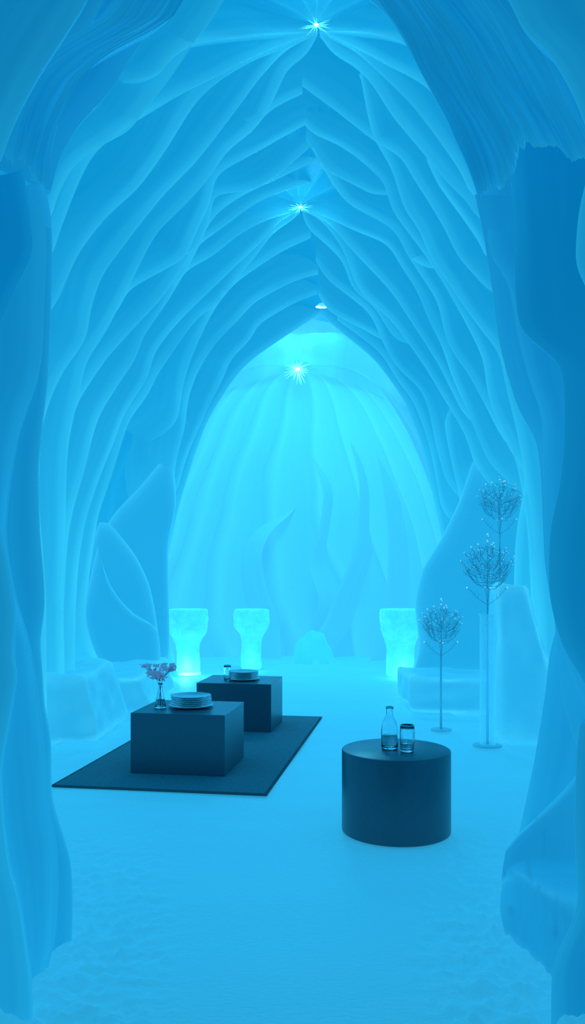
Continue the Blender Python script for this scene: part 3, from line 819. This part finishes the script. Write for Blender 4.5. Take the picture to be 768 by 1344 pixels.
# ------------------------------------------------------------------ wire trees
bm = bmesh.new(); bmesh.ops.create_icosphere(bm, subdivisions=2, radius=1)
BEAD = bpy.data.meshes.new('crystal_bead'); bm.to_mesh(BEAD); bm.free(); BEAD.materials.append(M_BEAD)
BEAD.polygons.foreach_set('use_smooth', [True]*len(BEAD.polygons))
def wire_crown(root, z0, zc, R, ztop, seed, wire=.0017):
    rnd = random.Random(seed)
    bm = bmesh.new(); tips = []
    cen = Vector((0, 0, zc))
    trunk = [Vector((0,0,z0)), Vector((.003,0,z0+(zc-z0)*.5)), Vector((-.002,0,zc)), Vector((0,0,zc+R*.45)), Vector((0,0,ztop))]
    tube(bm, trunk[:4], wire*1.8, wire*.9); tube(bm, trunk[3:], wire*.8, wire*.6)
    def curve(a, b, up, r0, r1, seg=5):
        m1 = a.lerp(b, .35)+Vector((b.x-a.x, b.y-a.y, 0))*.15-Vector((0,0,up)); m2 = a.lerp(b, .72)+Vector((b.x-a.x, b.y-a.y, 0))*.06-Vector((0,0,up*.4))
        P = [c for c in catmull([tuple(a), tuple(m1), tuple(m2), tuple(b)], .03)]
        P = [p+Vector((rnd.uniform(-1,1), rnd.uniform(-1,1), rnd.uniform(-1,1)))*.0025 for p in P]
        P[0] = a
        tube(bm, P, r0, r1, seg); return P
    # low arms with a bead, apart from the crown
    for k, (az, kr) in enumerate(((.05, .78), (math.pi-.05, .78), (1.5, .5), (-1.6, .5))):
        rr = R*kr
        e = Vector((math.cos(az)*rr, math.sin(az)*rr, z0+(zc-z0)*.40)); st = Vector((0,0,z0+.004*k))
        P = curve(st, e, -.004, wire*1.2, wire*.8); tips.append((e, .0062))
        for f_ in (.35, .5, .65, .8):
            m = P[int(len(P)*f_)]
            q = m+Vector((-math.cos(az)*rnd.uniform(0,.02), rnd.uniform(-.02,.02), rnd.uniform(.02,.05)))
            curve(m, q, 0, wire*.7, wire*.45, 4)
    n = 30; ga = math.pi*(3-5**.5)
    for k in range(n):
        f = (k+.5)/n; ct = 1-f*1.62; stn = math.sqrt(max(0, 1-ct*ct)); az = k*ga
        e = cen+Vector((math.cos(az)*stn*1.03, math.sin(az)*stn*1.03, ct*.74))*R
        st = Vector((0, 0, z0+(zc-z0)*(.36+.60*(1-f))))
        P = curve(st, e, .035*R/.2*(.3+f), wire*1.1, wire*.6)
        if k < 22: tips.append((e, .0040 if k > 4 else .0062))
        for c in range(4):
            m = P[min(len(P)-1, int(len(P)*(.30+.15*c)))]
            q = e+Vector((rnd.uniform(-1,1), rnd.uniform(-1,1), rnd.uniform(-.7,.7)))*R*.48
            dv = q-cen; dv.z /= .74; ln = max(.01, dv.length); kk = min(1, R*rnd.uniform(.85,1.03)/ln)
            q = cen+Vector((dv.x*kk, dv.y*kk, dv.z*.74*kk))
            P2 = curve(m, q, .01, wire*.8, wire*.45, 4)
            if c == 3: tips.append((q, .0030))
            m2 = P2[len(P2)//2]
            q2 = m2+Vector((rnd.uniform(-1,1), rnd.uniform(-1,1), rnd.uniform(-.3,1)))*R*.22
            curve(m2, q2, 0, wire*.6, wire*.4, 4)
    bm_obj('wire_crown', bm, M_WIRE, root)
    tips += [(Vector((0,0,ztop)), .007), (Vector((.006,0,ztop-.016)), .005), (Vector((-.004,0,ztop-.05)), .004), (Vector((0,0,zc+R*.78)), .007)]
    for p, r in tips:
        b = bpy.data.objects.new('crystal_bead', BEAD); COL.objects.link(b); b.parent = root
        b.location = p; b.scale = (r, r, r*1.1)
def disc_base(root, r, h=.014):
    bm = bmesh.new(); lathe(bm, [(0,0),(r,0),(r+.002,.004),(r-.002,h-.003),(r-.010,h),(0,h)], 48); bm_obj('base', bm, M_BASE, root)
G = 'wire trees with crystal beads'
def H_at(py, d): return CH+(HY-py)*d/F
# short tree
p = WF(579, 960); d = p.y
t = thing('wire_tree', (p.x, p.y, .012), 'shortest wire tree with crystal beads, on a slender bare pole', 'wire tree', G)
disc_base(t, .10)
bm = bmesh.new(); tube(bm, [(0,0,.01), (0,0,.4), (0,0,H_at(858, d)-.012)], .011, .009, 14); bm_obj('pole', bm, M_POLE, t)
wire_crown(t, H_at(861, d)-.012, H_at(815, d)-.012, 28*d/F, H_at(786, d)-.012, 11)
# tree in a clear tube
p = WF(640, 981); d = p.y
t = thing('wire_tree', (p.x, p.y, .012), 'middle wire tree with crystal beads, rising from a tall clear tube', 'wire tree', G)
disc_base(t, .125)
zt = H_at(806, d)-.012
bm = bmesh.new(); lathe(bm, [(.066,.012),(.066,zt-.01),(.074,zt-.006),(.075,zt),(.060,zt),(.060,.012)], 48); bm_obj('clear_tube', bm, M_TUBE, t)
bm = bmesh.new(); tube(bm, [(0,0,.012), (0,0,.6), (0,0,H_at(793, d)-.012)], .012, .008, 14); bm_obj('pole', bm, M_BASE, t)
wire_crown(t, H_at(794, d)-.012, H_at(737, d)-.012, 34*d/F, H_at(701, d)-.012, 23)
# rear tree
d = 8.45; p = W(656, 752, d)
t = thing('wire_tree', (p.x, p.y, .012), 'rear wire tree with crystal beads, highest, its foot hidden behind the ice block', 'wire tree', G)
disc_base(t, .09)
bm = bmesh.new(); tube(bm, [(0,0,.01), (0,0,.8), (0,0,H_at(699, d)-.012)], .010, .008, 14); bm_obj('pole', bm, M_POLE, t)
wire_crown(t, H_at(701, d)-.012, H_at(652, d)-.012, 29*d/F, H_at(619, d)-.012, 37)

# ------------------------------------------------------------------ glowing ice plinths
def plinth(px, py, top_w, bot_w, h, label, seed, lamp):
    p = WF(px, py)
    t = thing('ice_plinth', (p.x, p.y, .006), label, 'plinth', 'glowing ice plinths in the far chamber')
    prof = [(0,0),(bot_w*.97,0),(bot_w*1.02,.03),(bot_w,.15),(bot_w*.97,h*.35),(bot_w*1.02,h*.46),(bot_w*1.2,h*.55),(top_w*.86,h*.63),(top_w*.97,h*.70),(top_w,h*.80),(top_w*1.0,h*.96),(top_w*.97,h*.99),(top_w*.9,h),(0,h)]
    bm = bmesh.new(); lathe(bm, prof, 56)
    bmesh.ops.subdivide_edges(bm, edges=[e for e in bm.edges if abs(e.verts[0].co.z-e.verts[1].co.z) > .04], cuts=2)
    for v in bm.verts:
        rr = math.hypot(v.co.x, v.co.y)
        if rr > .01 and .02 < v.co.z < h*.985:
            s = Vector((v.co.x*4, v.co.y*4, v.co.z*3+seed))
            k = 1+.16*noise.noise(s)*(1 if v.co.z < h*.72 else .3)+.06*noise.noise(s*3)
            v.co.x *= k; v.co.y *= k
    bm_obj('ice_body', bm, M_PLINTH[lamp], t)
    if lamp == 1:
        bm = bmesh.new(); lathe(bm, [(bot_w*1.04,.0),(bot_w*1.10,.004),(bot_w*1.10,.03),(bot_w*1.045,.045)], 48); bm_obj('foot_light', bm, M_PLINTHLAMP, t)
    l = bpy.data.lights.new('plinth_glow', 'POINT'); l.energy = 5*lamp+1.5; l.color = (.15,.8,1); l.shadow_soft_size = .05
    lo = bpy.data.objects.new('plinth_glow', l); COL.objects.link(lo); lo.parent = t; lo.location = (.0, -bot_w-.14, .12)
plinth(247, 886, .295, .165, .965, 'left ice plinth with the brightest foot, half hidden by the wall', 1.0, 1)
plinth(330, 878, .275, .155, .93, 'middle slender ice plinth behind the far cube table', 5.0, 0)
plinth(526, 887, .305, .195, .97, 'right ice plinth standing alone by the tall leaning slab', 9.0, .3)

# ------------------------------------------------------------------ vault lights
def star_light(px, py, d, R, label, seed, energy, n=26, flat=False):
    rnd = random.Random(seed)
    p = W(px, py, d)
    t = thing('vault_light', p-Vector((0,.06,.02)), label, 'light', 'small star lights along the vault ridge')
    bm = bmesh.new(); bmesh.ops.create_icosphere(bm, subdivisions=2, radius=R*.12)
    for v in bm.verts: v.co.z *= .7
    bm_obj('bulb', bm, M_BULB, t)
    bm = bmesh.new()
    for k in range(n):
        a = 2*math.pi*k/n+rnd.uniform(-.1,.1); L = R*rnd.uniform(.45,1.0)
        e = Vector((math.cos(a)*L, rnd.uniform(-.03,.05), math.sin(a)*L*(.45 if flat else .9)))
        tube(bm, [e*.12, e*.5, e], R*.028, R*.005, 5)
    bm_obj('painted_starburst', bm, M_STARBURST, t)
    l = bpy.data.lights.new('star_glow', 'POINT'); l.energy = energy; l.color = (.12,.72,1); l.shadow_soft_size = .08
    lo = bpy.data.objects.new('star_glow', l); COL.objects.link(lo); lo.parent = t; lo.location = (0,-.12,-.14)
star_light(415, 37, 5.1, .11, 'star light nearest the entrance, at the top of the first arch', 1, 2.5, flat=True)
star_light(394, 273, 7.7, .13, 'star light on the ridge of the second arch', 2, 3.5, flat=True)
star_light(391, 484, 13.8, .30, 'brightest star light high on the far dome', 4, 5, n=34)
# half-hidden lens on the third arch
t = thing('vault_light', W(423,404,10.35), 'small half hidden crescent light at the tip of the far arch', 'light', 'small star lights along the vault ridge')
bm = bmesh.new()
for k in range(3): tube(bm, [Vector((.065*math.cos(a), -.01*k, .045*math.sin(a)*(.5+.3*k))) for a in [math.pi*(.05+.9*i/10) for i in range(11)]], .006, .004, 6)
bm_obj('painted_starburst', bm, M_STARBURST, t)
bm = bmesh.new(); tube(bm, [Vector((-.075,-.03,.004)), Vector((-.03,-.05,-.012)), Vector((.03,-.05,-.012)), Vector((.075,-.03,.004))], .011, .007, 8)
bm_obj('bulb', bm, M_BULB, t)

# ------------------------------------------------------------------ lights
def area(name, loc, rot, size, e, col):
    l = bpy.data.lights.new(name, 'AREA'); l.energy = e; l.color = col; l.size = size
    o = bpy.data.objects.new(name, l); COL.objects.link(o); o.location = loc; o.rotation_euler = rot; return o
area('chamber_fill', (.15, 12.35, 5.05), (math.radians(14), 0, 0), .9, 95, (.12,.80,1))  # added lamp hidden above the last arch to brighten the chamber

w = bpy.data.worlds.new('World'); SC.world = w; w.use_nodes = True
w.node_tree.nodes['Background'].inputs[0].default_value = (.02,.38,.62,1)
w.node_tree.nodes['Background'].inputs[1].default_value = .35

# ------------------------------------------------------------------ camera
cam = bpy.data.cameras.new('Camera'); co = bpy.data.objects.new('Camera', cam); COL.objects.link(co)
co.location = (0, 0, CH); co.rotation_euler = (math.radians(90), 0, 0)
cam.sensor_fit = 'HORIZONTAL'; cam.sensor_width = 36; cam.lens = 36*F/768
cam.shift_y = (HY-672)/768
cam.clip_start = .05; cam.clip_end = 100
SC.camera = co
